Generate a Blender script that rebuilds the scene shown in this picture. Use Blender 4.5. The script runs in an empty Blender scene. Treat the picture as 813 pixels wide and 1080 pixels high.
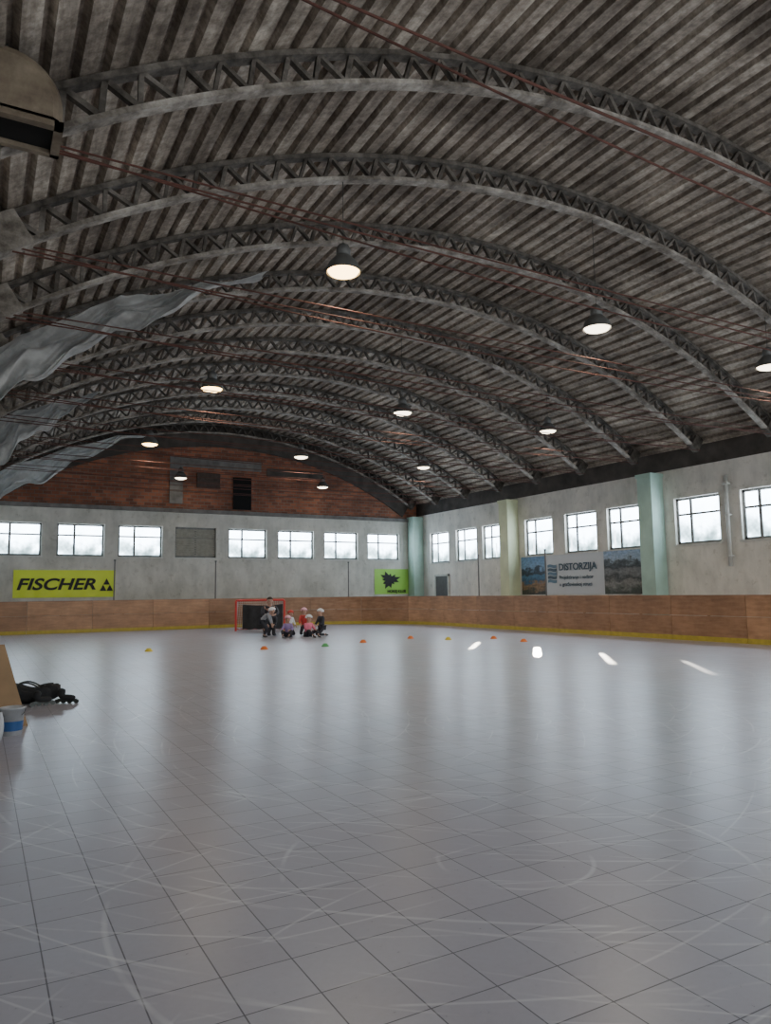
import bpy, bmesh, math, random
from mathutils import Vector, Matrix
random.seed(7)
D=bpy.data
scene=bpy.context.scene
COL=scene.collection

# ---------------------------------------------------------------- materials
def newmat(name):
    m=D.materials.new(name); m.use_nodes=True
    nt=m.node_tree; b=nt.nodes['Principled BSDF']
    return m,nt,b
def N(nt,t,**kw):
    n=nt.nodes.new(t)
    for k,v in kw.items(): setattr(n,k,v)
    return n
def ramp(nt,fac,stops):
    r=N(nt,'ShaderNodeValToRGB')
    e=r.color_ramp.elements
    while len(e)<len(stops): e.new(0.5)
    for i,(p,c) in enumerate(stops):
        e[i].position=p; e[i].color=(c[0],c[1],c[2],1)
    nt.links.new(fac,r.inputs[0]); return r.outputs[0]
def noise(nt,scale,detail=4,vec=None,rough=.55):
    n=N(nt,'ShaderNodeTexNoise'); n.inputs['Scale'].default_value=scale
    n.inputs['Detail'].default_value=detail; n.inputs['Roughness'].default_value=rough
    if vec is not None: nt.links.new(vec,n.inputs['Vector'])
    return n.outputs['Fac']
def coords(nt,scale=(1,1,1),kind='Object'):
    tc=N(nt,'ShaderNodeTexCoord'); mp=N(nt,'ShaderNodeMapping')
    mp.inputs['Scale'].default_value=scale
    nt.links.new(tc.outputs[kind],mp.inputs['Vector']); return mp.outputs[0]
def mixc(nt,fac,a,b,mode='MIX'):
    m=N(nt,'ShaderNodeMix',data_type='RGBA',blend_type=mode)
    if isinstance(fac,(int,float)): m.inputs[0].default_value=fac
    else: nt.links.new(fac,m.inputs[0])
    for s,i in ((a,6),(b,7)):
        if isinstance(s,tuple): m.inputs[i].default_value=(s[0],s[1],s[2],1)
        else: nt.links.new(s,m.inputs[i])
    return m.outputs[2]
def simple(name,c,rough=.6,metal=0,var=.18,scale=6,bump=0):
    m,nt,b=newmat(name)
    v=coords(nt); f=noise(nt,scale,5,v)
    c2=tuple(x*(1-var) for x in c); c3=tuple(min(1,x*(1+var)) for x in c)
    nt.links.new(ramp(nt,f,[(.3,c2),(.7,c3)]),b.inputs['Base Color'])
    b.inputs['Roughness'].default_value=rough; b.inputs['Metallic'].default_value=metal
    if bump:
        bp=N(nt,'ShaderNodeBump'); bp.inputs['Strength'].default_value=bump
        nt.links.new(f,bp.inputs['Height']); nt.links.new(bp.outputs[0],b.inputs['Normal'])
    return m
def emis(name,c,s):
    m,nt,b=newmat(name)
    b.inputs['Base Color'].default_value=(0,0,0,1)
    b.inputs['Emission Color'].default_value=(*c,1); b.inputs['Emission Strength'].default_value=s
    return m
# window panes: overcast sky above trees and buildings seen through dusty glass
def pane_mat(name,strength,tint=(1,1,1)):
    m,nt,b=newmat(name)
    v=coords(nt,(1,1,1)); f=noise(nt,1.3,4,v,.55)
    sep=N(nt,'ShaderNodeSeparateXYZ'); nt.links.new(v,sep.inputs[0])
    ad=N(nt,'ShaderNodeMath',operation='MULTIPLY_ADD')
    nt.links.new(sep.outputs[2],ad.inputs[0]); ad.inputs[1].default_value=.25; nt.links.new(f,ad.inputs[2])
    col=ramp(nt,ad.outputs[0],[(.42,(.05,.075,.08)),(.55,(.22,.30,.34)),(.66,(.62,.77,.93)),(.85,(.74,.87,1.0))])
    col=mixc(nt,1.0,col,tint,'MULTIPLY')
    b.inputs['Base Color'].default_value=(.05,.05,.05,1)
    b.inputs['Roughness'].default_value=.2
    nt.links.new(col,b.inputs['Emission Color']); b.inputs['Emission Strength'].default_value=strength
    return m
def plaster(name,base,dirt,amt=.6):
    m,nt,b=newmat(name)
    v=coords(nt,(1,1,1)); f=noise(nt,.55,8,v,.62)
    v2=coords(nt,(1.4,1.4,.6)); f2=noise(nt,1.5,7,v2,.65)
    f3=noise(nt,3.5,8,v,.75)
    c=ramp(nt,f,[(.36,dirt),(.56,base)])
    c2=ramp(nt,f2,[(.35,tuple(x*.64 for x in base)),(.6,base)])
    c=mixc(nt,.5,c,c2)
    c=mixc(nt,.6,c,ramp(nt,f3,[(.34,(.62,.60,.56)),(.44,(1,1,1))]),'MULTIPLY')
    nt.links.new(c,b.inputs['Base Color'])
    b.inputs['Roughness'].default_value=.85
    return m
def stained(name,dark,light,scale=2.5,rough=.9):
    m,nt,b=newmat(name)
    v=coords(nt); f=noise(nt,scale,8,v,.7); f2=noise(nt,scale*.25,5,v,.6)
    c=ramp(nt,f,[(.35,dark),(.65,light)])
    c=mixc(nt,1,c,ramp(nt,f2,[(.35,(.6,.57,.54)),(.65,(1.15,1.15,1.15))]),'MULTIPLY')
    nt.links.new(c,b.inputs['Base Color']); b.inputs['Roughness'].default_value=rough
    return m

M={}
M['plaster_far']=plaster('plaster_far',(.68,.66,.60),(.42,.41,.35))
M['plaster_right']=plaster('plaster_right',(.82,.79,.72),(.55,.54,.49))
M['dark_conc']=simple('dark_concrete',(.07,.06,.052),.9,var=.4,scale=2)
M['conc']=simple('grey_concrete',(.17,.16,.15),.85,var=.3,scale=3)
M['chord']=stained('pale_weathered_concrete',(.13,.112,.095),(.44,.405,.36),3.5)
M['web']=stained('weathered_concrete',(.05,.043,.036),(.18,.16,.14),4)
M['rust']=simple('dull_rusty_steel',(.10,.04,.03),.95,0,var=.3,scale=4)
M['teal']=simple('pale_mint_paint',(.43,.60,.52),.6,var=.12,scale=1.5)
M['lime']=simple('pale_yellow_green_paint',(.62,.65,.42),.6,var=.12,scale=1.5)
M['frame_white']=simple('white_window_paint',(.62,.62,.58),.6,var=.12)
M['frame_dark']=simple('worn_window_paint',(.22,.22,.21),.6,var=.25)
M['pane']=pane_mat('daylight_glass',17.0)
M['pane_fill']=pane_mat('added_fill_glass_back',14.0,(1,.90,.80))  # glow of the added back windows, warm fill for the hall
M['grille']=simple('pale_grey_grille',(.42,.40,.34),.8,var=.15)
M['boarded']=simple('boarded_brown',(.07,.05,.04),.8,var=.3)
M['yellow']=simple('yellow_kick_plastic',(.52,.40,.05),.5,var=.15)
M['black']=simple('black_fabric',(.016,.016,.018),.8,var=.3)
M['red']=simple('red_paint',(.66,.06,.05),.4,var=.1)
M['netwhite']=simple('white_net_cord',(.6,.6,.6),.8)
M['steel_dark']=simple('dark_enamel',(.06,.065,.06),.4,.4,var=.2)
M['bell']=simple('grey_lamp_enamel',(.13,.13,.125),.5,.2,var=.2)
M['duct']=stained('rusty_beige_sheet_metal',(.12,.085,.058),(.33,.275,.20),1.6,.6)
M['void']=simple('dark_void',(.006,.006,.006),1.0)
M['lampglow']=emis('warm_lamp_glow',(1,.66,.27),11)
M['lampglow_dim']=emis('white_lamp_glow',(1,.86,.64),7.0)
M['wood_plain']=simple('brown_plywood',(.30,.18,.085),.6,var=.15,scale=3)
M['white_plastic']=simple('white_plastic',(.55,.56,.58),.4,var=.05)
M['pail']=simple('grey_white_plastic',(.42,.43,.45),.5,var=.2)
M['blue_plastic']=simple('blue_plastic',(.02,.08,.24),.4,var=.1)
M['door']=simple('dark_grey_door_paint',(.10,.10,.10),.6,var=.15)
M['pipe']=simple('white_pipe_paint',(.62,.62,.58),.5,var=.1)

# roof deck
m,nt,b=newmat('ribbed_concrete_roof')
v=coords(nt,(1.0,.12,1.0)); f=noise(nt,3.8,7,v,.68)
v2=coords(nt,(1,1,1)); f2=noise(nt,.5,8,v2,.68)
v3=coords(nt,(1,1,1)); f3=noise(nt,8,6,v3,.72)
c1=ramp(nt,f,[(.34,(.17,.142,.118)),(.5,(.31,.272,.235)),(.68,(.52,.475,.42))])
c2=ramp(nt,f2,[(.38,(.50,.465,.43)),(.52,(.95,.92,.88)),(.64,(1.3,1.27,1.22))])
c3=ramp(nt,f3,[(.37,(.55,.52,.49)),(.60,(1.13,1.13,1.13))])
c=mixc(nt,1.0,c1,c2,'MULTIPLY'); c=mixc(nt,.75,c,c3,'MULTIPLY')
nt.links.new(c,b.inputs['Base Color']); b.inputs['Roughness'].default_value=.9
M['roof']=m

# brick
m,nt,b=newmat('red_brick')
tc=N(nt,'ShaderNodeTexCoord'); sp=N(nt,'ShaderNodeSeparateXYZ'); cb=N(nt,'ShaderNodeCombineXYZ')
nt.links.new(tc.outputs['Object'],sp.inputs[0]); nt.links.new(sp.outputs[0],cb.inputs[0]); nt.links.new(sp.outputs[2],cb.inputs[1])
bt=N(nt,'ShaderNodeTexBrick'); nt.links.new(cb.outputs[0],bt.inputs['Vector'])
bt.inputs['Scale'].default_value=1; bt.inputs['Brick Width'].default_value=.32; bt.inputs['Row Height'].default_value=.15
bt.inputs['Mortar Size'].default_value=.014
bt.inputs['Color1'].default_value=(.36,.13,.07,1); bt.inputs['Color2'].default_value=(.18,.07,.045,1); bt.inputs['Mortar'].default_value=(.20,.155,.125,1)
f=noise(nt,.8,6,tc.outputs['Object'])
c=mixc(nt,.8,bt.outputs[0],ramp(nt,f,[(.35,(.5,.5,.5)),(.62,(1.2,1.15,1.1))]),'MULTIPLY')
nt.links.new(c,b.inputs['Base Color']); b.inputs['Roughness'].default_value=.9
M['brick']=m

# floor sports tiles 30 cm
m,nt,b=newmat('sports_floor_tiles')
tc=N(nt,'ShaderNodeTexCoord')
bt=N(nt,'ShaderNodeTexBrick'); bt.offset=0; nt.links.new(tc.outputs['Object'],bt.inputs['Vector'])
bt.inputs['Scale'].default_value=1; bt.inputs['Brick Width'].default_value=.3; bt.inputs['Row Height'].default_value=.3
bt.inputs['Mortar Size'].default_value=.0034; bt.inputs['Mortar Smooth'].default_value=.25
bt.inputs['Color1'].default_value=(.425,.415,.46,1); bt.inputs['Color2'].default_value=(.475,.465,.51,1); bt.inputs['Mortar'].default_value=(.13,.125,.145,1)
f=noise(nt,.4,7,tc.outputs['Object'],.6)
f2=noise(nt,26,6,tc.outputs['Object'],.7)
c=mixc(nt,.9,bt.outputs[0],ramp(nt,f,[(.35,(.94,.89,.92)),(.65,(.99,1.02,1.07))]),'MULTIPLY')
c=mixc(nt,.16,c,ramp(nt,f2,[(.35,(.75,.75,.75)),(.6,(1.06,1.06,1.06))]),'MULTIPLY')
def scratch(loc,scale,w,amp,dist):
    mp=N(nt,'ShaderNodeMapping'); mp.inputs['Location'].default_value=loc
    nt.links.new(tc.outputs['Object'],mp.inputs['Vector'])
    wv=N(nt,'ShaderNodeTexWave',wave_type='RINGS',rings_direction='Z')
    wv.inputs['Scale'].default_value=scale; wv.inputs['Distortion'].default_value=dist; wv.inputs['Detail'].default_value=0; wv.inputs['Detail Scale'].default_value=.5
    nt.links.new(mp.outputs[0],wv.inputs['Vector'])
    nn=noise(nt,1.1,3,mp.outputs[0])
    r=ramp(nt,wv.outputs['Fac'],[(1-w,(0,0,0)),(1-w*.3,(1,1,1))])
    r2=ramp(nt,nn,[(.50,(0,0,0)),(.60,(amp,amp,amp))])
    return mixc(nt,1,r,r2,'MULTIPLY')
rs=random.Random(11); s=None
for k in range(10):
    q=scratch((-rs.uniform(1,10),-rs.uniform(1,11),0),rs.uniform(.35,.8),.0004,.5,rs.uniform(.3,.9))
    s=q if s is None else mixc(nt,1,s,q,'ADD')
c=mixc(nt,s,c,(.70,.70,.72))
nt.links.new(c,b.inputs['Base Color'])
rr=N(nt,'ShaderNodeMapRange'); rr.inputs['From Min'].default_value=.3; rr.inputs['From Max'].default_value=.7; rr.inputs['To Min'].default_value=.27; rr.inputs['To Max'].default_value=.33
nt.links.new(f2,rr.inputs['Value']); nt.links.new(rr.outputs[0],b.inputs['Roughness'])
bp=N(nt,'ShaderNodeBump'); bp.inputs['Strength'].default_value=.3; bp.inputs['Distance'].default_value=.004; bp.invert=True
nt.links.new(bt.outputs['Fac'],bp.inputs['Height']); nt.links.new(bp.outputs[0],b.inputs['Normal'])
M['floor']=m

# rink boards plywood
m,nt,b=newmat('board_plywood')
oi=N(nt,'ShaderNodeObjectInfo')
v=coords(nt,(1.2,1.2,7)); f=noise(nt,1.6,6,v); fb_=noise(nt,1.1,6,coords(nt),.65)
c=ramp(nt,f,[(.3,(.36,.19,.10)),(.7,(.53,.305,.175))])
c2=ramp(nt,oi.outputs['Random'],[(0,(.72,.68,.64)),(.5,(.95,.92,.9)),(1,(1.15,1.13,1.1))])
c=mixc(nt,1,c,c2,'MULTIPLY'); c=mixc(nt,.8,c,ramp(nt,fb_,[(.36,(.68,.66,.64)),(.6,(1.1,1.1,1.1))]),'MULTIPLY')
nt.links.new(c,b.inputs['Base Color']); b.inputs['Roughness'].default_value=.5
M['board']=m
M['board_seam']=simple('board_seam_dark',(.10,.05,.03),.7)

# tarpaulin
m,nt,b=newmat('grey_plastic_sheet')
v=coords(nt,(1,1,1)); f=noise(nt,1.8,7,v,.65)
nt.links.new(ramp(nt,f,[(.35,(.26,.255,.245)),(.6,(.56,.555,.54))]),b.inputs['Base Color'])
b.inputs['Roughness'].default_value=.9
tr=N(nt,'ShaderNodeBsdfTranslucent'); tr.inputs[0].default_value=(.55,.55,.54,1)
mx=N(nt,'ShaderNodeMixShader'); mx.inputs[0].default_value=.25
out=nt.nodes['Material Output']
nt.links.new(b.outputs[0],mx.inputs[1]); nt.links.new(tr.outputs[0],mx.inputs[2]); nt.links.new(mx.outputs[0],out.inputs[0])
M['cloth']=m

# ---------------------------------------------------------------- object helpers
def box(bm,x0,x1,y0,y1,z0,z1,mi=0):
    vs=[bm.verts.new(p) for p in ((x0,y0,z0),(x1,y0,z0),(x1,y1,z0),(x0,y1,z0),(x0,y0,z1),(x1,y0,z1),(x1,y1,z1),(x0,y1,z1))]
    for q in ((3,2,1,0),(4,5,6,7),(0,1,5,4),(1,2,6,5),(2,3,7,6),(3,0,4,7)):
        f=bm.faces.new([vs[i] for i in q]); f.material_index=mi
def bar(bm,p,q,w,h=None,n=4):
    p=Vector(p); q=Vector(q); h=h or w
    d=(q-p).normalized(); up=Vector((0,1,0)) if abs(d.y)<.9 else Vector((0,0,1))
    s=d.cross(up).normalized(); u=s.cross(d).normalized()
    rings=[]
    for c in (p,q):
        r=[]
        for i in range(n):
            a=2*math.pi*(i+.5)/n
            k=1/math.cos(math.pi/n) if n==4 else 1
            r.append(bm.verts.new(c+s*math.cos(a)*w/2*k+u*math.sin(a)*h/2*k))
        rings.append(r)
    for i in range(n):
        j=(i+1)%n; bm.faces.new((rings[0][i],rings[0][j],rings[1][j],rings[1][i]))
    bm.faces.new(rings[0][::-1]); bm.faces.new(rings[1])
def tube(bm,pts,r,n=8):
    pts=[Vector(p) for p in pts]; rings=[]
    for k,c in enumerate(pts):
        d=(pts[min(k+1,len(pts)-1)]-pts[max(k-1,0)]).normalized()
        up=Vector((0,0,1)) if abs(d.z)<.9 else Vector((0,1,0))
        s=d.cross(up).normalized(); u=s.cross(d).normalized()
        rings.append([bm.verts.new(c+s*math.cos(2*math.pi*i/n)*r+u*math.sin(2*math.pi*i/n)*r) for i in range(n)])
    for a,b_ in zip(rings,rings[1:]):
        for i in range(n):
            j=(i+1)%n; bm.faces.new((a[i],a[j],b_[j],b_[i]))
    bm.faces.new(rings[0][::-1]); bm.faces.new(rings[-1])
def lathe(bm,prof,n=24,cap=True):
    rings=[[bm.verts.new((r*math.cos(2*math.pi*i/n),r*math.sin(2*math.pi*i/n),z)) for i in range(n)] for r,z in prof]
    for a,b_ in zip(rings,rings[1:]):
        for i in range(n):
            j=(i+1)%n; bm.faces.new((a[i],a[j],b_[j],b_[i]))
    if cap:
        bm.faces.new(rings[0][::-1]); bm.faces.new(rings[-1])
def finish(o,parent,kw):
    if parent is not None: o.parent=parent
    for k,v in kw.items(): o[k]=v
def mk(name,bm,mats,parent=None,loc=(0,0,0),rot=0,smooth=False,**kw):
    me=D.meshes.new(name)
    bmesh.ops.recalc_face_normals(bm,faces=bm.faces)
    if smooth:
        for f in bm.faces: f.smooth=True
    bm.to_mesh(me); bm.free()
    for mm in (mats if isinstance(mats,(list,tuple)) else [mats]): me.materials.append(mm)
    o=D.objects.new(name,me); COL.objects.link(o)
    o.location=loc; o.rotation_euler=(0,0,rot)
    finish(o,parent,kw); return o
def empty(name,loc=(0,0,0),rot=0,**kw):
    o=D.objects.new(name,None); COL.objects.link(o); o.location=loc; o.rotation_euler=(0,0,rot)
    o.empty_display_size=.2
    finish(o,None,kw); return o
def copy_tree(src,loc,rot=None,**kw):
    o=src.copy(); COL.objects.link(o); o.location=loc
    if rot is not None: o.rotation_euler=(0,0,rot)
    for k,v in kw.items(): o[k]=v
    def rec(s,d):
        for ch in s.children:
            c=ch.copy(); c.parent=d; COL.objects.link(c); rec(ch,c)
    rec(src,o)
    return o
def text(name,body,size,mat,parent,loc,rot,ext=.004,align='LEFT',shear=0,sx=1,offset=0,space=1):
    cu=D.curves.new(name,'FONT'); cu.body=body; cu.size=size; cu.extrude=ext; cu.align_x=align; cu.shear=shear; cu.offset=offset; cu.space_character=space
    t=D.objects.new('tmp',cu); COL.objects.link(t)
    bpy.context.view_layer.update()
    me=D.meshes.new_from_object(t.evaluated_get(bpy.context.evaluated_depsgraph_get()))
    D.objects.remove(t); me.materials.clear(); me.materials.append(mat)
    o=D.objects.new(name,me); COL.objects.link(o); o.parent=parent; o.location=loc; o.rotation_euler=rot; o.scale=(sx,1,1)
    return o
def poly(bm,pts,mi=0):
    f=bm.faces.new([bm.verts.new(p) for p in pts]); f.material_index=mi; return f

# ---------------------------------------------------------------- dimensions
XR=20.8; YF=33.9; XL=-.95; YB=-8
XC=10.2; RL=17.86; ZC=9.1-RL; DEP=.46
ARCH_Y=[4.7]+[7.8+2.6*i for i in range(10)]+[33.6]

# floor
bm=bmesh.new(); box(bm,XL-.3,XR+.3,YB-.3,YF+.3,-.2,0)
mk('floor',bm,M['floor'],kind='structure',label='pale lavender-grey square plastic sports floor tiles')

# ceiling ribbed deck
bm=bmesh.new()
R0=RL+DEP+.02
prof=[]; pitch=.34; half=math.radians(39.8); n=int(2*half*R0/pitch)
for i in range(n):
    a0=-half+2*half*i/n; da=2*half/n
    for fr,rr_ in ((0,0),(.60,0),(.67,.09),(.93,.09)):
        prof.append((a0+da*fr,R0+rr_))
prof.append((half,R0))
rows=[[bm.verts.new((XC+r*math.sin(a),y,ZC+r*math.cos(a))) for a,r in prof] for y in (YB-.3,YF+.3)]
for i in range(len(prof)-1): bm.faces.new((rows[0][i],rows[0][i+1],rows[1][i+1],rows[1][i]))
ro=[[bm.verts.new((XC+(R0+.3)*math.sin(a),y,ZC+(R0+.3)*math.cos(a))) for a in [(-half+2*half*k/40) for k in range(41)]] for y in (YB-.3,YF+.3)]
for i in range(40): bm.faces.new((ro[0][i],ro[1][i],ro[1][i+1],ro[0][i+1]))
mk('ceiling',bm,M['roof'],kind='structure',label='barrel vault of stained ribbed concrete roof panels')

# walls -------------------------------------------------------------------
far_win=[(.35+2.49*i, 2.25+2.49*i) for i in range(8)]
FZ0,FZ1=3.22,4.62
right_win=[(c-.87,c+.87) for c in (31.7,29.3,27.1,24.0,21.5,19.2,16.1,13.6,11.3,8.3,5.8,3.5)]
RZ0,RZ1=3.0,4.58
def wallmesh(a0,a1,b0,b1,z0,z1,ops,oz0,oz1,swap):
    bm=bmesh.new()
    def bx(p0,p1,zz0,zz1):
        if swap: box(bm,b0,b1,p0,p1,zz0,zz1)
        else: box(bm,p0,p1,b0,b1,zz0,zz1)
    bx(a0,a1,z0,oz0); bx(a0,a1,oz1,z1)
    e=a0
    for (s,t) in sorted(ops):
        bx(e,s,oz0,oz1); e=t
    bx(e,a1,oz0,oz1)
    return bm
WT=5.6
mk('wall_far',wallmesh(XL-.3,XR+.3,YF,YF+.3,0,5.4,far_win,FZ0,FZ1,False),M['plaster_far'],kind='structure')
mk('wall_right',wallmesh(YB-.3,YF,XR,XR+.3,0,WT,right_win,RZ0,RZ1,True),M['plaster_right'],kind='structure')
bm=bmesh.new(); box(bm,XR,XR+.3,YB-.3,YF,WT,6.35); mk('wall_right_upper',bm,M['dark_conc'],kind='structure')
bm=bmesh.new(); box(bm,XL-.3,XL,YB-.3,YF,0,5.95); mk('wall_left',bm,M['plaster_far'],kind='structure')
bm=bmesh.new(); box(bm,XL,XR,YF-.12,YF,5.28,5.46); mk('trim_3',bm,M['conc'],kind='structure')
def gable(y0,y1,z0):
    bm=bmesh.new(); R=R0+.14
    pts=[]
    for k in range(41):
        a=-half+2*half*k/40; x=XC+R*math.sin(a); z=ZC+R*math.cos(a)
        if z>z0: pts.append((x,z))
    pts=[(pts[0][0],z0)]+pts+[(pts[-1][0],z0)]
    f=[bm.verts.new((x,y0,z)) for x,z in pts]; g=[bm.verts.new((x,y1,z)) for x,z in pts]
    bm.faces.new(f); bm.faces.new(g[::-1])
    for i in range(len(f)):
        j=(i+1)%len(f); bm.faces.new((f[i],g[i],g[j],f[j]))
    return bm
mk('wall_far_gable',gable(YF,YF+.3,5.4),M['brick'],kind='structure',label='red brick gable end above the windows')
fill_win=[(1+2.5*i,3.2+2.5*i) for i in range(8)]
mk('wall_back',wallmesh(XL-.3,XR+.3,YB-.3,YB,0,5.4,fill_win,1.2,4.9,False),M['plaster_far'],kind='structure')
mk('wall_back_gable',gable(YB-.3,YB,5.4),M['brick'],kind='structure')

# windows -----------------------------------------------------------------
def window_parts(w,h,slit=None,mid=.0,g=.12):
    fr=bmesh.new()
    t=.08
    for s in (-1,1): box(fr,s*w/2-(t if s>0 else 0),s*w/2+(0 if s>0 else t),.12,.2,0,h)
    box(fr,-w/2,w/2,.12,.2,0,t); box(fr,-w/2,w/2,.12,.2,h-t,h)
    box(fr,mid-.045,mid+.045,.12,.2,t,h-t)
    box(fr,-w/2,w/2,.125,.195,h*.62,h*.62+.07)
    sill=bmesh.new(); box(sill,-w/2-.06,w/2+.06,-.05,.12,-.05,0)
    pn=bmesh.new()
    def q(x0,x1,z0,z1): poly(pn,[(x0,.16,z0),(x1,.16,z0),(x1,.16,z1),(x0,.16,z1)])
    q(-w/2+t,w/2-t,h*.62+.07,h-t)
    if slit is None: q(-w/2+t,w/2-t,t,h*.62)
    else:
        q(-w/2+t,slit,t,h*.62); q(slit+g,w/2-t,t,h*.62); q(slit,slit+g,h*.46,h*.62)
    return fr,sill,pn
wn=0
def add_window(loc,rot,w,h,slit=None,mid=0,pane=None,label='worn painted framed window with two panes and top light',g=.12):
    global wn; wn+=1
    fr,sill,pn=window_parts(w,h,slit,mid,g)
    o=mk('window_%d'%wn,fr,M['frame_dark'],loc=loc,rot=rot,kind='structure',label=label)
    mk('sill',sill,M['frame_white'],parent=o); mk('glass_pane',pn,pane or M['pane'],parent=o)
    return o
for i,(a,b_) in enumerate(far_win):
    if i==3:
        o=add_window(((a+b_)/2,YF,FZ0),0,b_-a,FZ1-FZ0,pane=M['grille'],label='pale grey tan louvred grille filling a window opening')
        bm=bmesh.new()
        for k in range(12):
            z=.08+k*.105; poly(bm,[(-.9,.08,z),(.9,.08,z),(.9,.13,z+.09),(-.9,.13,z+.09)])
        mk('louvres',bm,M['grille'],parent=o)
    else: add_window(((a+b_)/2,YF,FZ0),0,b_-a,FZ1-FZ0,mid=-.25)
slits={2:-.05,3:-.52,4:-.72,5:-.70}
for i,(a,b_) in enumerate(right_win):
    add_window((XR,(a+b_)/2,RZ0),-math.pi/2,b_-a,RZ1-RZ0,slit=slits.get(i),mid=-.3,g={2:.08,3:.07,4:.08,5:.10}.get(i,.1))
for a,b_ in fill_win:
    add_window(((a+b_)/2,YB,1.2),math.pi,b_-a,3.7,pane=M['pane_fill'])  # unseen windows behind the camera, added to brighten roof, walls and near floor
# gable details
bm=bmesh.new(); box(bm,8.1,11.9,YF-.06,YF,7.45,7.9); box(bm,7.5,8.1,YF-.061,YF,5.7,7.9)
mk('trim_4',bm,M['conc'],kind='structure',label='grey rendered concrete band on the brick gable')
bm=bmesh.new(); box(bm,12.2,15.2,YF-.05,YF,7.25,7.65); mk('trim_5',bm,M['dark_conc'],kind='structure',label='dark concrete lintel band on the brick gable')
bm=bmesh.new(); box(bm,10.5,11.4,YF-.07,YF,5.55,7.1); mk('door_2',bm,M['void'],kind='structure',label='dark opening in the brick gable')
bm=bmesh.new(); box(bm,8.75,9.85,YF-.09,YF,6.5,7.2); mk('window_40',bm,M['boarded'],kind='structure',label='small dark shuttered window in brick gable')

# pillars
def pillar(i,y,mat,lab,z1=5.4):
    bm=bmesh.new(); box(bm,XR-.6,XR,y-.3,y+.3,0,z1)
    box(bm,XR-.64,XR,y-.34,y+.34,z1,z1+.12)
    mk('trim_%d'%i,bm,mat,kind='structure',label=lab)
pillar(10,17.7,M['teal'],'pale mint painted concrete wall pillar'); pillar(11,25.6,M['lime'],'pale yellow green painted wall pillar')
pillar(12,33.55,M['teal'],'pale mint painted pillar in the corner'); pillar(13,9.9,M['lime'],'pale yellow green painted wall pillar')
bm=bmesh.new(); box(bm,XR-.05,XR,30.9,32.0,0,2.3)
d=mk('door_1',bm,M['door'],kind='structure',label='dark grey door in white plaster wall')
bm=bmesh.new(); box(bm,XR-.07,XR,30.8,30.9,0,2.4); box(bm,XR-.07,XR,32.0,32.1,0,2.4); box(bm,XR-.07,XR,30.8,32.1,2.3,2.4)
mk('door_frame',bm,M['frame_white'],parent=d)
p=empty('drain_pipe',(XR-.09,14.87,2.2),label='white painted pipe running down the wall between windows',category='pipe')
bm=bmesh.new(); tube(bm,[(0,0,2.9),(0,0,0.0)],.06)
mk('pipe_run',bm,M['pipe'],parent=p,smooth=True)
for z in (.3,1.6,2.6):
    bm=bmesh.new(); box(bm,-.08,.088,-.09,.09,z,z+.05); mk('pipe_bracket',bm,M['pipe'],parent=p)

# ---------------------------------------------------------------- arch trusses
AL=-math.asin(10.2/RL); AR=math.asin(10.38/(RL+DEP))
def arcp(r,a): return (r*math.sin(a),ZC+r*math.cos(a))
def arcbar(bm,r0,r1,w,n=64,a0=AL,a1=AR):
    prev=None
    for k in range(n+1):
        a=a0+(a1-a0)*k/n
        c=[]
        for r,y in ((r0,-w/2),(r0,w/2),(r1,w/2),(r1,-w/2)):
            x,z=arcp(r,a); c.append(bm.verts.new((x,y,z)))
        if prev:
            for i in range(4):
                j=(i+1)%4; bm.faces.new((prev[i],prev[j],c[j],c[i]))
        else: bm.faces.new(c)
        prev=c
    bm.faces.new(prev[::-1])
tr=empty('arch_truss',(XC,ARCH_Y[0],0),label='curved concrete lattice roof truss with rusty tie rods',category='roof truss',group='roof arch trusses')
bm=bmesh.new(); arcbar(bm,RL,RL+.06,.17); mk('lower_chord',bm,M['chord'],parent=tr)
bm=bmesh.new(); arcbar(bm,RL+DEP-.07,RL+DEP,.15); mk('upper_chord',bm,M['web'],parent=tr)
bm=bmesh.new()
NP=46; rw=random.Random(5)
for k in range(NP):
    a0=AL*.98+(AR-AL)*.98*k/NP; a1=AL*.98+(AR-AL)*.98*(k+1)/NP; am=(a0+a1)/2+rw.uniform(-.0015,.0015)
    p0=arcp(RL+.05,a0); p1=arcp(RL+DEP-.05,am); p2=arcp(RL+.05,a1)
    w_=.055*rw.uniform(.8,1.25)
    bar(bm,(p0[0],0,p0[1]),(p1[0],0,p1[1]),w_,.08); bar(bm,(p1[0],0,p1[1]),(p2[0],0,p2[1]),w_,.08)
mk('web_lattice',bm,M['web'],parent=tr)
bm=bmesh.new(); arcbar(bm,RL-.02,RL+DEP,.22,8,AL,AL+.03); mk('springer',bm,M['chord'],parent=tr)
bm=bmesh.new(); arcbar(bm,RL-.02,RL+DEP,.22,8,AR-.02,AR); mk('springer',bm,M['web'],parent=tr)
for dy,z,sg in ((-.12,5.98,.06),(.12,6.20,.03),(.30,6.10,.18)):
    bm=bmesh.new(); pts=[(-10.0+20.2*k/16,dy*(1 if abs(dy)<.2 else math.sin(math.pi*k/16)),z-sg*(1-((k-8)/8)**2)) for k in range(17)]
    tube(bm,pts,.012,6); mk('tie_rod',bm,M['rust'],parent=tr)
for y in ARCH_Y[1:-1]: copy_tree(tr,(XC,y,0))
last=copy_tree(tr,(XC,ARCH_Y[-1],0))
for ch in list(last.children):
    if ch.name.startswith('tie_rod'): D.objects.remove(ch)
bm=bmesh.new(); arcbar(bm,RL-.60,RL+DEP+.1,.12,64,AL*.985,AR*.985)
mk('trim_6',bm,M['dark_conc'],loc=(XC,YF-.07,0),kind='structure',label='dark concrete arch rim against the brick gable')

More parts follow.
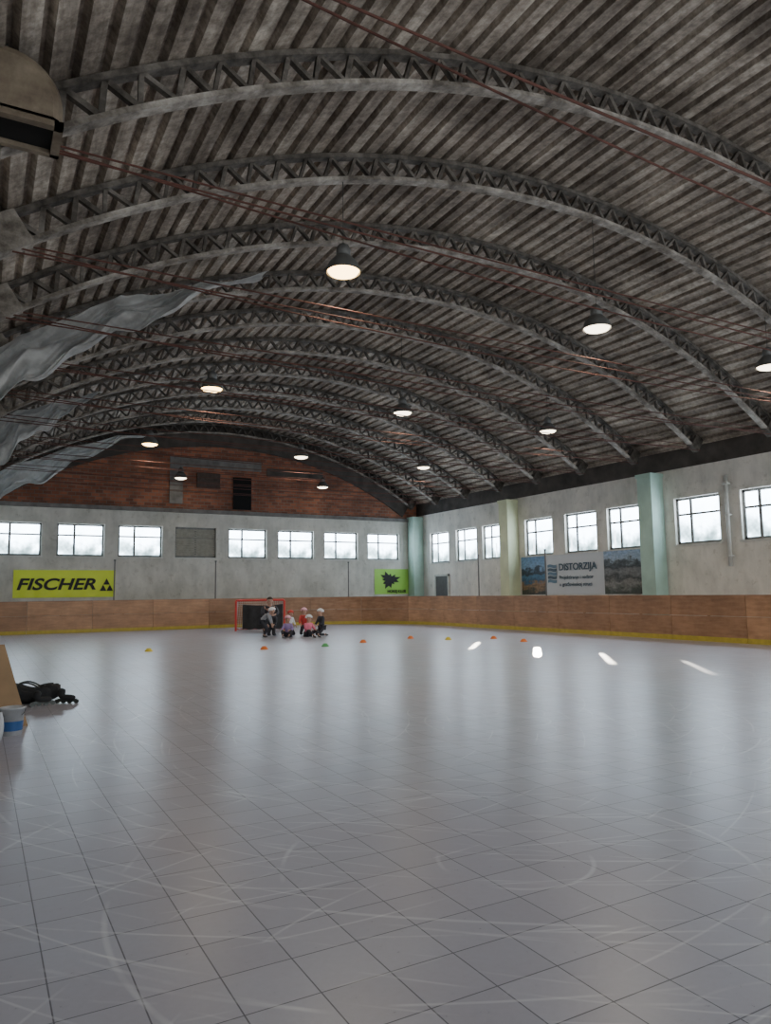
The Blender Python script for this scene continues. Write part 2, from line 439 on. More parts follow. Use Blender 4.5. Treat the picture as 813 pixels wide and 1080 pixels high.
# ---------------------------------------------------------------- lamps
def lamp(loc,ztop,dim=False,light=True):
    o=empty('high_bay_lamp',loc,label='industrial pendant lamp with grey bell shade glowing '+('white' if dim else 'warm yellow'),category='lamp',group='pendant lamps under the roof')
    bm=bmesh.new(); lathe(bm,[(.29,0),(.28,.06),(.24,.15),(.18,.22),(.13,.27)],cap=False)
    lathe(bm,[(.28,.0),(.27,.06),(.23,.14),(.17,.21),(.0001,.24)],cap=False); mk('lamp_shade',bm,M['bell'],parent=o,smooth=True)
    bm=bmesh.new(); lathe(bm,[(.12,.26),(.12,.40),(.09,.46),(.03,.50)]); mk('ballast_housing',bm,M['bell'],parent=o,smooth=True)
    bm=bmesh.new(); lathe(bm,[(.265,.03),(.23,-.02),(.13,-.055),(.001,-.06)],cap=False); mk('lamp_lens',bm,M['lampglow_dim' if dim else 'lampglow'],parent=o,smooth=True)
    bm=bmesh.new(); tube(bm,[(0,0,.48),(0,0,ztop-loc[2])],.007,6); mk('suspension_rod',bm,M['steel_dark'],parent=o)
    if light:
        L=D.lights.new('lamp_light','SPOT'); L.energy=320; L.color=(1,.85,.64); L.spot_size=math.radians(150); L.spot_blend=.6; L.shadow_soft_size=.25
        lo=D.objects.new('bulb_light',L); COL.objects.link(lo); lo.parent=o; lo.location=(0,0,-.08)
    return o
for y in (10.4,18.2,26.0):
    for x in (5.05,10.75,16.35):
        lamp((x,y,6.76),ZC+math.sqrt(RL**2-(x-XC)**2),dim=(x>6))
for x in (7.8,14.8): lamp((x,33.0,6.75),ZC+math.sqrt((R0)**2-(x-XC)**2)-.01,dim=True,light=False)

# ---------------------------------------------------------------- rink boards
BX=18.3; BY=33.0; RC=5.0; BH=1.29
path=[]
y=-7.0
while y<BY-RC-.01: path.append((BX,y)); y+=.5
for k in range(17):
    a=math.pi/2*k/16; path.append((BX-RC+RC*math.cos(a),BY-RC+RC*math.sin(a)))
x=BX-RC-.5
while x>-.9: path.append((x,BY)); x-=.5
path=[Vector(p) for p in path]
L=[0]
for a,b_ in zip(path,path[1:]): L.append(L[-1]+(b_-a).length)
def at(s):
    s=max(0,min(L[-1],s))
    for i in range(len(L)-1):
        if s<=L[i+1]+1e-9:
            t=(s-L[i])/(L[i+1]-L[i]); d=(path[i+1]-path[i]).normalized()
            return path[i].lerp(path[i+1],t),Vector((-d.y,d.x))
def strip(bm,pts,o0,o1,z0,z1):
    prev=None
    for (p,nrm) in pts:
        c=[bm.verts.new((p.x+nrm.x*o,p.y+nrm.y*o,z)) for o,z in ((o0,z0),(o1,z0),(o1,z1),(o0,z1))]
        if prev:
            for i in range(4):
                j=(i+1)%4; bm.faces.new((prev[i],prev[j],c[j],c[i]))
        else: bm.faces.new(c)
        prev=c
    bm.faces.new(prev[::-1])
npan=int(L[-1]/2.45); pl=L[-1]/npan
for i in range(npan):
    s0=i*pl+.006; s1=(i+1)*pl-.006; c0,_=at((s0+s1)/2)
    pts=[]
    for k in range(9):
        p,nr=at(s0+(s1-s0)*k/8); pts.append((p-c0,nr))
    bm=bmesh.new(); strip(bm,pts,0,-.05,0.0,.72); strip(bm,pts,0,-.05,.73,BH)
    o=mk('rink_board',bm,M['board'],loc=(c0.x,c0.y,0),label='worn tan plywood rink board panel with yellow kick strip',category='rink board',group='rink boards around the playing floor')
    bm=bmesh.new(); strip(bm,pts,.012,0,0.0,.14); mk('kick_strip',bm,M['yellow'],parent=o)
    bm=bmesh.new(); strip(bm,pts,.01,-.08,BH,BH+.03); mk('cap_rail',bm,M['board'],parent=o)
    bm=bmesh.new()
    (p,nr)=pts[4]
    q=p-nr*.085; box(bm,q.x-.03,q.x+.03,q.y-.03,q.y+.03,0,BH-.02)
    mk('support_post',bm,M['board_seam'],parent=o)
for (x,y) in ((5.1,BY+.16),(9.5,BY+.16),(16.1,31.9+.9),(18.5,25.2),(18.5,21.0)):
    bm=bmesh.new(); tube(bm,[(0,0,0),(0,0,3.0)],.03,8)
    o=mk('net_post',bm,M['conc'],loc=(x,y,0),label='thin grey steel post behind the rink boards',category='post',group='netting posts')
    bm=bmesh.new(); lathe(bm,[(.045,0),(.045,.05)]); c=mk('post_cap',bm,M['steel_dark'],parent=o); c.location=(0,0,3.0)

# ---------------------------------------------------------------- banners
blk=simple('print_black',(.012,.012,.012),.6,var=.1)
yel=simple('banner_yellow_vinyl',(.76,.90,.05),.5,var=.05,scale=1)
grn=simple('banner_green_vinyl',(.34,.66,.10),.5,var=.08,scale=1)
wht=simple('banner_pale_vinyl',(.60,.63,.66),.5,var=.04,scale=1)
navy=simple('print_grey_blue',(.06,.10,.14),.5,var=.1)
navy2=simple('print_light_grey_blue',(.12,.21,.29),.5,var=.1)
def sheet(bm,w,h,nx=24,amp=.012,mi=0,x0=0,z0=0):
    g=[[bm.verts.new((x0+w*i/nx,amp*math.sin(i*1.3)*math.sin(j*1.1+.5),z0+h*j/6)) for j in range(7)] for i in range(nx+1)]
    for i in range(nx):
        for j in range(6): bm.faces.new((g[i][j],g[i+1][j],g[i+1][j+1],g[i][j+1])).material_index=mi
bn=empty('sports_banner',(1.25,YF-.03,1.46),label='yellow vinyl banner with bold black lettering hung on wall',category='banner')
bm=bmesh.new(); sheet(bm,4.0,1.16,32,.025); mk('banner_sheet',bm,yel,parent=bn,smooth=True)
text('lettering','FISCHER',.66,blk,bn,(.10,-.035,.34),(math.pi/2,0,0),sx=1.25,shear=.25,offset=.016,space=1.0)
for (cx,cz,s_) in ((3.50,.40,.27),(3.775,.40,.27),(3.637,.67,.27)):
    bm=bmesh.new(); poly(bm,[(cx-s_/1.97,-.035,cz-s_/2),(cx+s_/1.97,-.035,cz-s_/2),(cx,-.035,cz+s_/2)])
    mk('emblem_triangle',bm,blk,parent=bn)
bn=empty('club_banner',(18.15,YF-.02,1.42),label='green banner with black splash emblem hung on wall',category='banner')
bm=bmesh.new(); sheet(bm,2.1,1.32,12); mk('banner_sheet',bm,grn,parent=bn,smooth=True)
bm=bmesh.new()
pts=[]
for k in range(22):
    a=2*math.pi*k/22; r=.42 if k%2 else .26; r*=(1+.25*math.sin(3*a+1)); pts.append((.9+r*1.35*math.cos(a),-.03,.75+r*math.sin(a)))
poly(bm,pts); mk('emblem',bm,blk,parent=bn)
text('lettering','HOKEJ KLUB',.2,blk,bn,(.75,-.03,.08),(math.pi/2,0,0),offset=.006)
def landscape(name,stops,seed):
    m,nt,b=newmat(name); v=coords(nt,(1,1,1.6)); f=noise(nt,1.4+seed,8,v,.6)
    sp=N(nt,'ShaderNodeSeparateXYZ'); nt.links.new(coords(nt),sp.inputs[0])
    z=N(nt,'ShaderNodeMath',operation='MULTIPLY_ADD'); nt.links.new(sp.outputs[2],z.inputs[0]); z.inputs[1].default_value=.55
    k=N(nt,'ShaderNodeMath',operation='MULTIPLY_ADD'); nt.links.new(f,k.inputs[0]); k.inputs[1].default_value=.6; k.inputs[2].default_value=-.30
    nt.links.new(k.outputs[0],z.inputs[2])
    f3=noise(nt,7,6,v,.7)
    c=ramp(nt,z.outputs[0],stops)
    c=mixc(nt,.6,c,ramp(nt,f3,[(.38,(.5,.5,.5)),(.60,(1.35,1.35,1.35))]),'MULTIPLY')
    nt.links.new(c,b.inputs['Base Color']); b.inputs['Roughness'].default_value=.5; return m
bn=empty('company_banner',(XR-.02,25.15,1.34),-math.pi/2,label='wide banner with two landscape photos and dark lettering',category='banner')
bm=bmesh.new(); sheet(bm,3.3,1.62,20,.012,0,1.55); mk('banner_sheet',bm,wht,parent=bn,smooth=True)
bm=bmesh.new(); sheet(bm,1.55,1.62,10,.012); mk('photo_print',bm,landscape('lake_print',[(.08,(.05,.06,.05)),(.22,(.30,.18,.09)),(.28,(.04,.10,.18)),(.44,(.07,.19,.32)),(.50,(.02,.035,.05)),(.60,(.04,.07,.11)),(.64,(.20,.34,.54)),(.85,(.14,.28,.50))],.3),parent=bn,smooth=True)
bm=bmesh.new(); sheet(bm,1.9,1.62,10,.012,0,4.85); mk('photo_print',bm,landscape('quarry_print',[(.08,(.06,.07,.05)),(.22,(.26,.25,.23)),(.34,(.05,.055,.05)),(.46,(.22,.22,.22)),(.58,(.04,.05,.055)),(.66,(.12,.14,.15)),(.70,(.34,.42,.52)),(.9,(.30,.42,.60))],.8),parent=bn,smooth=True)
text('lettering','DISTORZIJA',.38,navy,bn,(2.38,-.03,.98),(math.pi/2,0,0),offset=.008,sx=1.05)
text('small_lettering','Projektiranje i nadzor',.20,navy,bn,(2.40,-.03,.62),(math.pi/2,0,0),offset=.002,sx=1.08)
text('small_lettering','u građevinskoj struci',.20,navy,bn,(2.40,-.03,.34),(math.pi/2,0,0),offset=.002,sx=1.08)
for k in range(5):
    bm=bmesh.new(); z=.48+.155*k; up=[];dn=[]
    for q in range(13):
        x=1.72+.54*q/12; zz=z+.02*math.sin(q/12*2*math.pi); up.append((x,-.03,zz+.12)); dn.append((x,-.03,zz))
    poly(bm,up+dn[::-1]); mk('emblem_bar',bm,navy if k%2 else navy2,parent=bn)

# ---------------------------------------------------------------- plastic sheets
def tarp(y0,xt,ht,hl,d0,d1,dy,seed):
    rnd=random.Random(seed)
    ph=[rnd.uniform(0,6.28) for _ in range(12)]
    bm=bmesh.new(); nu,nv=190,80; g=[]
    for i in range(nu+1):
        t=i/nu; row=[]
        x=xt*(1-t)+(-.7)*t
        zt=ht-(ht-hl)*t**1.45-.10*abs(math.sin(t*11+ph[0]))
        dr=d0+(d1-d0)*min(1,t*1.15)**1.1
        dr*=1+.13*math.sin(t*9+ph[1])+.09*math.sin(t*21+ph[2])+.05*math.sin(t*47+ph[7])
        amp=.25+.75*min(1,t*2)
        for j in range(nv+1):
            s=j/nv
            u_=t*5.5
            swag=.16*s*(1-s)*4*abs(math.sin(t*11+ph[0]))
            yy=y0-dy*s+amp*(.16*math.sin(s*9+t*6+ph[3])+.10*math.sin(s*19-t*9+ph[4])+.07*math.sin(u_*2.6+s*4+ph[5]))
            yy+=amp*(.07*abs(math.sin(u_*2.3+s*9+ph[6]))+.055*abs(math.sin(u_*3.7-s*15+ph[8]))+.03*abs(math.sin(u_*8+s*17+ph[9]))+.018*abs(math.sin(u_*12-s*29+ph[10])))
            z=zt-dr*(s+.12*math.sin(s*9+t*6+ph[3]+1.5)*amp*s)-swag*amp
            row.append(bm.verts.new((x+.04*math.sin(s*6+u_),yy,z)))
        g.append(row)
    for i in range(nu):
        for j in range(nv): bm.faces.new((g[i][j],g[i+1][j],g[i+1][j+1],g[i][j+1]))
    return mk('plastic_sheet',bm,M['cloth'],smooth=True,label='dirty grey sheet sagging in folds under roof trusses',category='tarpaulin',group='sheets draped from the arches')
tarp(14.7,5.0,8.35,5.6,.15,1.4,.9,1)
tarp(22.4,2.9,7.5,5.8,.2,1.65,.9,2)
tarp(30.0,5.5,8.0,5.5,.2,1.5,.9,3)

# ---------------------------------------------------------------- ventilation duct end with a rectangular outlet facing down
o=empty('ventilation_duct',(.02,7.0,5.92),label='rusty beige rounded ventilation duct with rectangular outlet facing down',category='ventilation duct')
bm=bmesh.new()
prof=[(.50,.10)]
for k in range(21):
    a=math.radians(180)*k/20
    prof.append((.50*math.cos(a),.14+.50*math.sin(a)))
prof+=[(-.50,.10),(-.50,0),(.50,0)]
def ring(y,s):
    return [bm.verts.new((px*s,y,.0 if pz==0 else .02+(pz-.02)*s)) for px,pz in prof]
rings=[ring(.0,.80),ring(.03,.90),ring(.09,.97),ring(.18,1.0),ring(.62,1.0)]
for a_,b_ in zip(rings,rings[1:]):
    for i in range(len(prof)):
        if i==len(prof)-2: continue
        j=(i+1)%len(prof); bm.faces.new((a_[i],a_[j],b_[j],b_[i]))
bm.faces.new(rings[0]); bm.faces.new(rings[-1][::-1])
mk('hood',bm,M['duct'],parent=o)
bm=bmesh.new()
for (a,b_,c,d_) in ((-.50,-.42,.06,.62),(.42,.50,.06,.62),(-.50,.50,.06,.14),(-.50,.50,.56,.62)): box(bm,a,b_,c,d_,-.05,.01)
mk('outlet_rim',bm,M['duct'],parent=o)
bm=bmesh.new(); box(bm,-.42,.42,.14,.56,.0,.015); mk('outlet_opening',bm,M['void'],parent=o)
for s in (.15,.48):
    bm=bmesh.new(); tube(bm,[(0,s,.63),(0,s,.70)],.012,6); mk('hanger_strap',bm,M['steel_dark'],parent=o)

# ---------------------------------------------------------------- goal
g=empty('hockey_goal',(10.3,29.3,0),math.radians(-12),label='red tube hockey goal with white net and black cover',category='goal')
W,Hg,Dp=1.0,1.25,.95
bm=bmesh.new()
tube(bm,[(-W,0,0),(-W,0,Hg-.04),(-W+.04,0,Hg),(W-.04,0,Hg),(W,0,Hg-.04),(W,0,0)],.045)
mk('goal_frame',bm,M['red'],parent=g)
bm=bmesh.new(); tube(bm,[(-W,0,.03),(-W*.9,Dp,.03),(0,Dp+.1,.03),(W*.9,Dp,.03),(W,0,.03)],.025)
mk('base_frame',bm,M['red'],parent=g)
bm=bmesh.new(); tube(bm,[(-W,0,Hg),(-W*.85,.45,Hg),(W*.85,.45,Hg),(W,0,Hg)],.025)
mk('top_frame',bm,M['red'],parent=g)
bm=bmesh.new()
def netpanel(a,b_,c,d_,n1,n2):
    a,b_,c,d_=map(Vector,(a,b_,c,d_))
    for i in range(n1+1): t=i/n1; bar(bm,a.lerp(b_,t),d_.lerp(c,t),.010)
    for j in range(n2+1): t=j/n2; bar(bm,a.lerp(d_,t),b_.lerp(c,t),.010)
netpanel((-W*.9,Dp,.03),(W*.9,Dp,.03),(W*.85,.45,Hg),(-W*.85,.45,Hg),22,14)
netpanel((-W,0,.03),(-W*.9,Dp,.03),(-W*.85,.45,Hg),(-W,0,Hg),8,14)
netpanel((W,0,.03),(W*.9,Dp,.03),(W*.85,.45,Hg),(W,0,Hg),8,14)
mk('net',bm,M['netwhite'],parent=g)
bm=bmesh.new()
nx=24; gg=[]
for i in range(nx+1):
    x=-.74+1.66*i/nx
    zt=1.08-.05*math.sin(i/nx*math.pi); zb=.07+.02*math.sin(i*1.1)
    gg.append([bm.verts.new((x,-.06+.02*math.sin(i*.9),zb+(zt-zb)*j/6)) for j in range(7)])
for i in range(nx):
    for j in range(6): bm.faces.new((gg[i][j],gg[i+1][j],gg[i+1][j+1],gg[i][j+1]))
mk('target_cover',bm,simple('dark_net_cover',(.03,.03,.033),.8,var=.4,scale=5),parent=g,smooth=True)

# ---------------------------------------------------------------- cones
cone_m={'orange':simple('orange_plastic',(.80,.20,.03),.5,var=.05),'yellow':simple('yellow_plastic',(.80,.62,.05),.5,var=.05),'green':simple('green_plastic',(.12,.45,.15),.5,var=.05)}
for (x,y,c) in ((4.1,20.6,'yellow'),(6.9,19.3,'orange'),(8.7,19.25,'green'),(10.3,20.0,'orange'),(12.4,20.7,'orange'),(13.0,19.4,'yellow'),(14.4,18.9,'orange'),(14.25,17.25,'orange')):
    bm=bmesh.new(); lathe(bm,[(.11,0),(.108,.012),(.05,.085),(.04,.085),(.095,.005)],20,cap=False)
    mk('marker_cone',bm,cone_m[c],loc=(x,y,0.001),smooth=True,label='%s plastic disc marker cone on the floor'%c,category='marker cone',group='disc cones on the floor')

# ---------------------------------------------------------------- people
def skinmesh(name,V,E,Rd,mat,parent,sub=1,root=0):
    me=D.meshes.new(name); me.from_pydata([tuple(v) for v in V],E,[])
    o=D.objects.new('tmpskin',me); COL.objects.link(o)
    md=o.modifiers.new('s','SKIN'); md.use_smooth_shade=True
    for i,s in enumerate(me.skin_vertices[0].data):
        r=Rd[i]; s.radius=r if isinstance(r,tuple) else (r,r); s.use_root=(i==root)
    sb=o.modifiers.new('u','SUBSURF'); sb.levels=sub; sb.render_levels=sub
    bpy.context.view_layer.update()
    dm=D.meshes.new_from_object(o.evaluated_get(bpy.context.evaluated_depsgraph_get()))
    D.objects.remove(o); dm.materials.clear(); dm.materials.append(mat)
    r=D.objects.new(name,dm); COL.objects.link(r); r.parent=parent
    for p in dm.polygons: p.use_smooth=True
    return r
POSES={
 'bend':dict(pel=(0,-.18,.82),sp=(0,-.05,1.0),ch=(0,.14,1.13),nk=(0,.26,1.2),hd=(0,.36,1.28),hip=(.09,-.16,.78),kn=(.12,.10,.45),an=(.13,-.06,.1),sh=(.17,.17,1.15),el=(.22,.26,.88),wr=(.16,.34,.66)),
 'kneel':dict(pel=(0,-.04,.46),sp=(0,-.02,.68),ch=(0,.03,.88),nk=(0,.05,1.01),hd=(0,.08,1.13),hip=(.09,-.03,.43),kn=(.13,.24,.09),an=(.13,-.16,.09),sh=(.17,.03,.92),el=(.22,.12,.67),wr=(.14,.3,.56)),
 'sit':dict(pel=(0,0,.13),sp=(0,-.03,.35),ch=(0,.02,.55),nk=(0,.04,.68),hd=(0,.08,.81),hip=(.1,.03,.14),kn=(.22,.38,.33),an=(.13,.66,.1),sh=(.17,.03,.59),el=(.24,.16,.37),wr=(.16,.36,.36)),
 'crouch':dict(pel=(0,-.2,.42),sp=(0,-.1,.62),ch=(0,.06,.82),nk=(0,.14,.94),hd=(0,.22,1.05),hip=(.1,-.17,.4),kn=(.2,.24,.5),an=(.16,-.04,.1),sh=(.19,.09,.85),el=(.26,.28,.66),wr=(.15,.48,.62)),
}
skin_m=simple('skin',(.55,.33,.24),.5,var=.06)
hair_m=simple('brown_hair',(.05,.03,.02),.7)
eye_m=simple('eye_dark',(.02,.015,.01),.2)
boot_m=simple('skate_boot',(.03,.03,.035),.5)
cm={}
def cmat(c):
    if c not in cm: cm[c]=simple('clothing_%d'%len(cm),c,.7,var=.10)
    return cm[c]
def person(loc,rot,sc,pose,top,bot,helmet,label,hs=1.0):
    P=POSES[pose]; o=empty('person',loc,rot,label=label,category='person',group='children\'s hockey practice group' if sc<.9 else 'coaches')
    o.scale=(sc,sc,sc)
    V=[];E=[];R=[]
    def add(p,r,par=None):
        V.append(Vector(p)); R.append(r)
        if par is not None: E.append((par,len(V)-1))
        return len(V)-1
    pel=add(P['pel'],(.13,.10)); sp=add(P['sp'],(.12,.09),pel); ch=add(P['ch'],(.14,.10),sp); nk=add(P['nk'],.055,ch)
    H=Vector(P['hd']); hz=hs
    HO=lambda x,y,z: H+Vector((x,y,z))*hz
    j1=add(HO(0,.01,-.05),.07*hz,nk); j2=add(HO(0,.0,.05),(.088*hz,.10*hz),j1); j3=add(HO(0,0,.12),.06*hz,j2)
    add(HO(0,.115,.0),.014*hz,j2)
    for s in (-1,1): add(HO(s*.10,-.005,.01),.018*hz,j2)
    foot=[]
    for s in (-1,1):
        f=lambda k:(P[k][0]*s,P[k][1],P[k][2])
        hp=add(f('hip'),.085,pel); kn=add(f('kn'),.058,hp); an=add(f('an'),.040,kn)
        if pose=='kneel': tz=Vector(f('an'))+Vector((0,-.13,-.03))
        else: tz=Vector(f('an'))+Vector((0,.15,-.055))
        add(tz,.035,an); foot.append((Vector(f('an')),tz))
        sh=add(f('sh'),.06,ch); el=add(f('el'),.043,sh); wr=add(f('wr'),.028,el)
        d=(Vector(f('wr'))-Vector(f('el'))).normalized()
        side=Vector((s,0,0))
        pm=add(Vector(f('wr'))+d*.06,(.035,.02),wr)
        c=Vector(f('wr'))+d*.085
        for q in range(4):
            off=side*(-.03+.02*q); ln=(.065,.08,.075,.055)[q]
            k1=add(c+off+d*.02,.009,pm); k2=add(c+off+d*(.02+ln*.55)+Vector((0,0,-.008)),.008,k1); add(c+off+d*(.01+ln)+Vector((0,0,-.03)),.007,k2)
        t1=add(Vector(f('wr'))+d*.035-side*.04,.011,pm); add(Vector(f('wr'))+d*.08-side*.055,.009,t1)
    skinmesh('body',V,E,R,skin_m,o)
    V2=[];E2=[];R2=[]
    def a2(p,r,par=None):
        V2.append(Vector(p)); R2.append(r)
        if par is not None: E2.append((par,len(V2)-1))
        return len(V2)-1
    lp=Vector(P['pel'])
    p0=a2(P['sp'],(.155,.12)); p1=a2(lp+(Vector(P['sp'])-lp)*.25,(.16,.125),p0); p2=a2(P['ch'],(.17,.13),p0); a2(Vector(P['ch']).lerp(Vector(P['nk']),.75),.08,p2)
    for s in (-1,1):
        f=lambda k:Vector((P[k][0]*s,P[k][1],P[k][2]))
        sh=a2(f('sh'),.082,p2); el=a2(f('el'),.062,sh); a2(f('el').lerp(f('wr'),.9),.046,el)
    skinmesh('jacket',V2,E2,R2,cmat(top),o)
    V2.clear();E2.clear();R2.clear()
    p0=a2(lp,(.155,.125))
    for s in (-1,1):
        f=lambda k:Vector((P[k][0]*s,P[k][1],P[k][2]))
        hp=a2(f('hip'),.105,p0); kn=a2(f('kn'),.078,hp); a2(f('kn').lerp(f('an'),.85),.058,kn)
    skinmesh('trousers',V2,E2,R2,cmat(bot),o)
    for (an,tz) in foot:
        V2.clear();E2.clear();R2.clear()
        d=(tz-an); d.z=0; d.normalize()
        p0=a2(an+Vector((0,0,.06)),.055); p1=a2(an-Vector((0,0,.03)),.055,p0); a2(tz+d*.03,(.045,.035),p1)
        skinmesh('boot',V2,E2,R2,boot_m,o)
        if pose!='kneel':
            for q in range(4):
                c=an+d*(-.06+.085*q); cz=.025
                bm=bmesh.new(); tube(bm,[(c.x-.012,c.y,cz),(c.x+.012,c.y,cz)],.025,10); mk('skate_wheel',bm,M['white_plastic'],parent=o)
    for s in (-1,1):
        bm=bmesh.new(); bmesh.ops.create_icosphere(bm,subdivisions=1,radius=.012*hz)
        e=mk('eye',bm,eye_m,parent=o); e.location=HO(s*.035,.093,.025)
    bm=bmesh.new(); bmesh.ops.create_uvsphere(bm,u_segments=20,v_segments=12,radius=1)
    for v_ in list(bm.verts):
        if v_.co.z<-.25 or (v_.co.y>.55 and v_.co.z<.25): bm.verts.remove(v_)
    for v_ in bm.verts:
        rx,ry,rz=(.135,.155,.14) if helmet else (.105,.118,.11)
        v_.co=Vector((v_.co.x*rx,v_.co.y*ry-.01,v_.co.z*rz+.045))*hz+H
    hm=mk('helmet' if helmet else 'hair',bm,cmat(helmet) if helmet else hair_m,parent=o,smooth=True)
    sd=hm.modifiers.new('t','SOLIDIFY'); sd.thickness=.012
    return o
pk=(.80,.20,.30); rd=(.62,.07,.06); dk=(.03,.03,.04); gy=(.30,.31,.34); wh=(.9,.9,.92); pu=(.36,.26,.55); hp_=(.90,.50,.60); bl=(.10,.20,.45)
person((8.75,24.4,0),math.radians(-120),.70,'bend',gy,dk,wh,'child in grey top and white helmet leaning forward on skates',1.25)
person((9.22,25.0,0),math.radians(150),.74,'kneel',dk,dk,wh,'kneeling child in dark clothes and white helmet',1.25)
person((9.44,24.0,0),math.radians(150),.74,'sit',pu,dk,hp_,'child in purple top and pink helmet sitting on floor',1.25)
person((9.82,24.8,0),math.radians(200),.68,'kneel',wh,dk,rd,'kneeling child in white top and red helmet',1.25)
person((10.02,23.6,0),math.radians(190),.76,'sit',pk,dk,wh,'child in pink top and white helmet sitting on floor',1.25)
person((10.38,24.8,0),math.radians(150),.74,'kneel',rd,dk,hp_,'kneeling child in red top and pink helmet',1.25)
person((10.66,23.9,0),math.radians(100),.72,'kneel',dk,dk,wh,'kneeling child in dark clothes with white helmet beside the group',1.25)
person((9.92,27.2,0),math.radians(165),1.16,'crouch',dk,dk,None,'adult in black clothes crouching beside the children')

# ---------------------------------------------------------------- gear by the side
bn=empty('wooden_bench',(-.22,9.9,0),0,label='brown wooden bench beside the playing floor',category='bench')
bm=bmesh.new(); box(bm,-.2,.2,-.03,.03,0,.46)
mk('leg',bm,M['wood_plain'],parent=bn)
bm=bmesh.new(); box(bm,-.2,.2,1.3,1.36,0,.46); mk('leg',bm,M['wood_plain'],parent=bn)
bm=bmesh.new(); box(bm,-.24,.24,-.08,1.45,.46,.50); mk('seat',bm,M['wood_plain'],parent=bn)
bm=bmesh.new(); f=poly(bm,[(-.25,0,0),(.60,0,0),(.32,.04,.95),(-.25,.04,.95)]); r=bmesh.ops.extrude_face_region(bm,geom=[f])
for v_ in r['geom']:
    if isinstance(v_,bmesh.types.BMVert): v_.co.y+=.03
mk('plywood_panel',bm,M['wood_plain'],loc=(-.02,9.72,0),label='flat brown plywood board with slanted edge leaning by bench',category='plywood board')
bk=empty('bucket',(.39,9.2,0),label='dirty white plastic bucket with blue band',category='bucket')
bk.scale=(.85,.85,.85)
bm=bmesh.new(); lathe(bm,[(.001,0),(.12,.0),(.145,.33),(.155,.33),(.155,.35),(.14,.35),(.115,.02),(.001,.02)],24,cap=False)
mk('pail',bm,M['pail'],parent=bk,smooth=True)
bm=bmesh.new(); lathe(bm,[(.1262,.06),(.1355,.18)],24,cap=False); mk('band',bm,M['blue_plastic'],parent=bk,smooth=True)
bm=bmesh.new(); tube(bm,[(.15*math.cos(a),-.02-.10*math.sin(a),.32-.09*math.sin(a)) for a in [math.pi*k/12 for k in range(13)]],.004,6); mk('handle',bm,M['steel_dark'],parent=bk)
bg=empty('sports_bag',(.66,11.8,0),math.radians(-10),label='bulky rumpled black sports bag with straps on floor',category='bag')
bm=bmesh.new(); bmesh.ops.create_uvsphere(bm,u_segments=64,v_segments=40,radius=1)
def sgn(v,p): return math.copysign(abs(v)**p,v)
for v_ in bm.verts:
    p=v_.co.copy(); k=1+.05*math.sin(6*p.x+2)+.04*math.sin(11*p.y+7*p.x)+.03*abs(math.sin(17*p.x-5*p.z))+.02*math.sin(29*p.x+13*p.y)
    x_,y_,z_=sgn(p.x,.65),sgn(p.y,.65),sgn(p.z,.7)
    sag=1-.28*math.exp(-((x_-.15)/.35)**2)
    v_.co=Vector((x_*.42*k,y_*.20*k,max(0.0,(z_*.5+.5)*.27*k*sag)))
mk('bag_body',bm,M['black'],parent=bg,smooth=True)
for s in (-1,1):
    bm=bmesh.new()
    tube(bm,[(-.2+.4*k/10,s*.10,.20+.09*math.sin(math.pi*k/10)) for k in range(11)],.012,6)
    mk('strap',bm,M['steel_dark'],parent=bg)
bm=bmesh.new(); tube(bm,[(-.36+.72*k/12,-.02,.262-.07*math.exp(-((k/12*2-1-.15)/.35)**2)) for k in range(13)],.008,6); mk('zip',bm,M['steel_dark'],parent=bg)
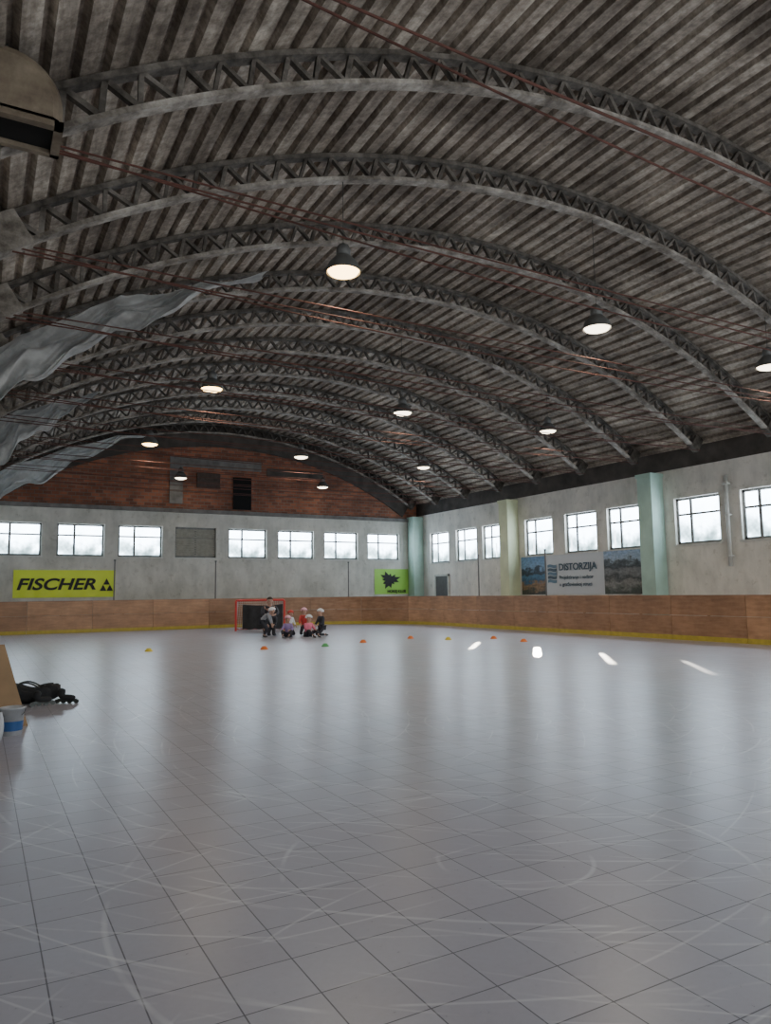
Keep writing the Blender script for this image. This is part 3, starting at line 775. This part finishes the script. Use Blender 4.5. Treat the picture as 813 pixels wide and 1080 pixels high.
for i,(x,y,r) in enumerate(((.80,11.36,.2),(1.12,11.45,-.5))):
    sk=empty('inline_skate',(x,y,0),r,label='black inline hockey skate standing by the bag',category='skate',group='skates by the bag')
    sk.scale=(.95,.95,.8)
    skinmesh('boot',[(-.02,0,.27),(-.03,0,.17),(-.02,0,.11),(.1,0,.10),(.19,0,.095)],[(0,1),(1,2),(2,3),(3,4)],[.065,.062,.06,.055,.045],M['black'],sk)
    bm=bmesh.new(); box(bm,-.08,.2,-.012,.012,.03,.08); mk('wheel_frame',bm,M['steel_dark'],parent=sk)
    for q in range(4):
        bm=bmesh.new(); tube(bm,[(-.09+.095*q,-.012,.036),(-.09+.095*q,.012,.036)],.036,14); mk('wheel',bm,M['steel_dark'],parent=sk)
bm=bmesh.new(); g_=[]
for i in range(13):
    t=i/12; row=[]
    for j in range(9):
        s=j/8; row.append(bm.verts.new((.0+.20*s+.02*math.sin(t*6),.0+.03*math.sin(s*12+t*3),.50*(1-t)+.0)))
    g_.append(row)
for i in range(12):
    for j in range(8): bm.faces.new((g_[i][j],g_[i+1][j],g_[i+1][j+1],g_[i][j+1]))
mk('towel',bm,M['pail'],loc=(.03,7.35,.005),smooth=True,label='pale cloth hanging down to the floor',category='towel')

# ---------------------------------------------------------------- light
w=D.worlds.new('world'); scene.world=w; w.use_nodes=True
bgn=w.node_tree.nodes['Background']; bgn.inputs[0].default_value=(.80,.90,1,1); bgn.inputs[1].default_value=6.0
S=D.lights.new('sun','SUN'); S.energy=45; S.color=(1,.93,.8); S.angle=math.radians(.7)
so=D.objects.new('sun',S); COL.objects.link(so)
so.rotation_euler=Vector((-9,-10.5,-3.5)).to_track_quat('-Z','Y').to_euler(); so.location=(40,40,20)

# ---------------------------------------------------------------- camera
cam=D.cameras.new('camera'); co=D.objects.new('camera',cam); COL.objects.link(co)
cam.sensor_fit='VERTICAL'; cam.sensor_height=36; cam.sensor_width=27.1; cam.lens=770/1080*36; cam.clip_end=300
psi=math.radians(29.1); th=math.radians(6.3); rho=math.radians(.7)
F=Vector((math.sin(psi)*math.cos(th),math.cos(psi)*math.cos(th),math.sin(th)))
Rt=Vector((math.cos(psi),-math.sin(psi),0)); U=Rt.cross(F)
R_=Rt*math.cos(rho)-U*math.sin(rho); U_=U*math.cos(rho)+Rt*math.sin(rho)
mat=Matrix((R_,U_,-F)).transposed().to_4x4(); mat.translation=Vector((0,0,1.5))
co.matrix_world=mat
scene.camera=co
